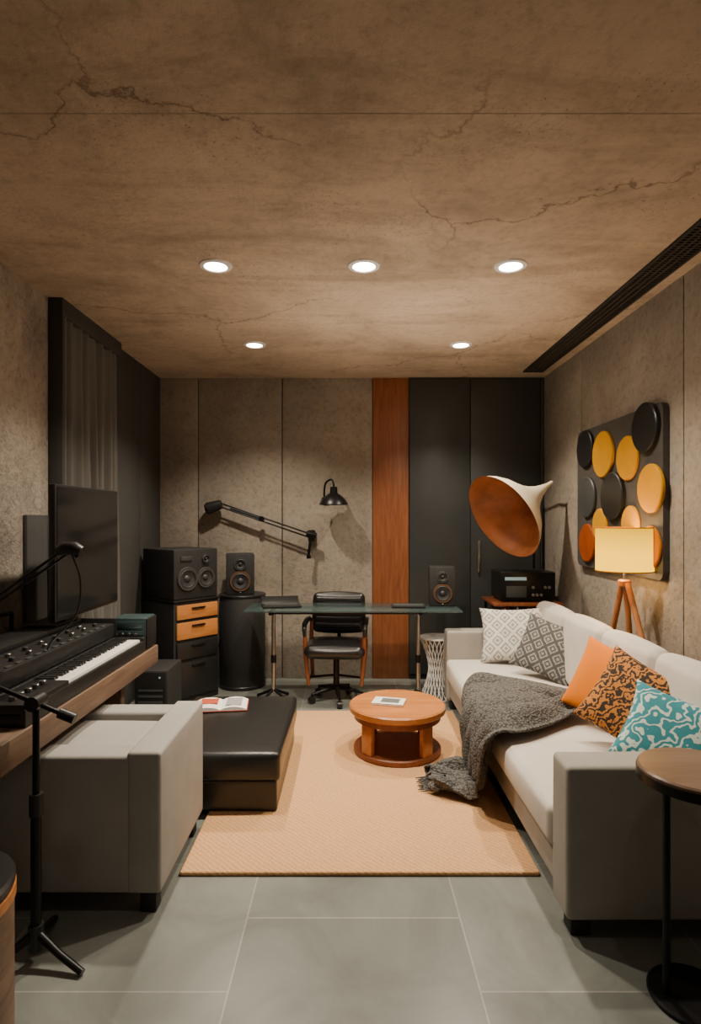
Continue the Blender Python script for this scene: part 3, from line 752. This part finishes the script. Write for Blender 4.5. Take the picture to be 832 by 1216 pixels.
# ---------------------------------------------------------------- tripod lamp behind the sofa
g = group('tripod_floor_lamp', (1.575, 3.38, 0))
lathe('drum_shade', g, [(.155, 1.13), (.155, 1.18), (.155, 1.255), (.155, 1.33), (.155, 1.38), (.152, 1.38), (.152, 1.13), (.155, 1.13)], M_shade, seg=64)
for k, z in enumerate((1.132, 1.378)): lathe('shade_rim_%d' % k, g, [(.150, z - .003), (.157, z - .003), (.157, z + .003), (.150, z + .003), (.150, z - .003)], M_amber, seg=64)
for k in range(3):
    a = 2 * math.pi * k / 3; tube('spider_%d' % k, g, [(0, 0, 1.35), (.152 * math.cos(a), .152 * math.sin(a), 1.37)], .003, M_chrome, 6)
tube('stem', g, [(0, 0, 1.02), (0, 0, 1.36)], .008, M_chrome, 10)
disc('hub', g, (0, 0, 1.04), .035, .04, M_woodL, bev=.006)
for k, (dx, dy) in enumerate(((.06, -.52), (.0, .46), (.115, .05))): tube('leg_%d' % k, g, [(dx * .06, dy * .06, 1.06), (dx, dy, .004)], [.017, .013], M_woodL, 12)
tube('bulb', g, [(0, 0, 1.2), (0, 0, 1.23), (0, 0, 1.27), (0, 0, 1.29)], [.014, .028, .028, .012], emis('bulb_glow', (1, .7, .35), 8), 16)
l = bpy.data.lights.new('lamp_bulb', 'POINT'); l.energy = 6; l.color = (1, .62, .26); l.shadow_soft_size = .05
o = bpy.data.objects.new('bulb_light', l); COL.objects.link(o); o.parent = g; o.location = (0, 0, 1.33)
l = bpy.data.lights.new('lamp_bulb2', 'POINT'); l.energy = 5; l.color = (1, .62, .26); l.shadow_soft_size = .04
o = bpy.data.objects.new('bulb_light_lower', l); COL.objects.link(o); o.parent = g; o.location = (-.05, 0, 1.155)

# ---------------------------------------------------------------- round side table at right front
g = group('round_side_table', (.0, 0, 0))
cx_, cy_ = 1.035, 1.75
disc('top', g, (cx_, cy_, .665), .165, .02, M_woodS, bev=.005, seg=72)
lathe('rim', g, [(.150, .645), (.168, .645), (.168, .672), (.1655, .672), (.1655, .66), (.150, .645)], M_metalb, (cx_, cy_, 0), seg=72)
tube('post', g, [(.94, 1.75, .012), (.94, 1.75, .655)], .011, M_metalb, 14)
tube('brace', g, [(.94, 1.75, .60), (1.02, 1.75, .655)], .008, M_metalb, 10)
disc('foot', g, (1.02, 1.75, 0), .125, .018, M_metalb, bev=.006, seg=64)

# ---------------------------------------------------------------- mic stands
g = group('microphone_stand')
bxp = Vector((-1.01, 1.90, 0))
tube('lower_pole', g, [bxp + Vector((0, 0, .05)), bxp + Vector((0, 0, .52))], .016, M_metalb, 16)
tube('upper_pole', g, [bxp + Vector((0, 0, .50)), bxp + Vector((0, 0, .83))], .011, M_metalb, 14)
tube('clutch', g, [bxp + Vector((0, 0, .47)), bxp + Vector((0, 0, .54))], .021, M_black, 16)
tube('hub', g, [bxp + Vector((0, 0, .04)), bxp + Vector((0, 0, .12))], .024, M_black, 16)
for k in range(3):
    a = math.radians(-20 + 120 * k); d = Vector((math.cos(a), math.sin(a), 0))
    tube('leg_%d' % k, g, [bxp + Vector((0, 0, .09)) + d * .01, bxp + d * .10 + Vector((0, 0, .045)), bxp + d * .19 + Vector((0, 0, .012))], [.014, .012, .011], M_metalb, 10)
j = bxp + Vector((0, 0, .835))
tube('pivot', g, [j + Vector((0, -.03, 0)), j + Vector((0, .03, 0))], .024, M_black, 14)
tube('boom', g, [j + Vector((-.42, 0, .17)), j + Vector((.10, 0, -.045))], .008, M_metalb, 12)
tube('counterweight', g, [j + Vector((.075, 0, -.035)), j + Vector((.125, 0, -.055))], .017, M_black, 14)
g = group('desk_boom_microphone')
p0 = Vector((-1.68, 2.93, .72)); p1 = Vector((-1.58, 2.4, 1.0)); p2 = Vector((-1.09, 2.3, 1.31))
disc('desk_clamp', g, p0, .035, .04, M_metalb)
tube('riser', g, [p0 + Vector((0, 0, .03)), p0 + Vector((0, 0, .24)), p1], .010, M_metalb, 10)
for k, dz in enumerate((.012, -.014)): tube('arm_rod_%d' % k, g, [p1 + Vector((0, 0, dz)), p2 + Vector((0, 0, dz))], .006, M_metalb, 10)
tube('elbow', g, [p1 + Vector((0, -.025, 0)), p1 + Vector((0, .025, 0))], .024, M_black, 14)
tube('mic_body', g, [p2 + Vector((-.05, 0, -.01)), p2 + Vector((-.02, 0, 0)), p2 + Vector((.02, 0, .0)), p2 + Vector((.045, 0, -.012))], [.018, .026, .027, .02], M_black, 18)
tube('mic_mount', g, [p2 + Vector((.0, .0, .0)), p2 + Vector((.03, 0, -.035))], .008, M_metalb, 8)
tube('cable', g, smooth_pts([p2 + Vector((.0, 0, -.01)), p2 + Vector((.03, .02, -.12)), p2 + Vector((.01, .03, -.26)), p2 + Vector((-.08, .03, -.36)), (-1.23, 2.4, .895)]), .004, M_black, 8)

# ---------------------------------------------------------------- drum stool bottom-left
g = group('drum_side_table', (-1.065, 1.47, 0))
lathe('shell', g, [(0, 0), (.195, 0), (.2, .006), (.2, .47), (0, .47)], M_woodD, seg=64)
disc('top', g, (0, 0, .47), .203, .03, M_black, bev=.008, seg=64)
lathe('brass_band', g, [(.2, .44), (.2045, .44), (.2045, .468), (.2, .468)], M_woodDr, seg=64)

# ---------------------------------------------------------------- camera
cam = bpy.data.cameras.new('camera'); co = bpy.data.objects.new('camera', cam); COL.objects.link(co)
co.location = (0, 0, 1.42); co.rotation_euler = (math.pi / 2, 0, 0)
cam.sensor_fit = 'AUTO'; cam.sensor_width = 36; cam.lens = 700 / 1216 * 36
cam.shift_x = 1 / 1216; cam.shift_y = 10 / 1216; cam.clip_start = .02
S.camera = co
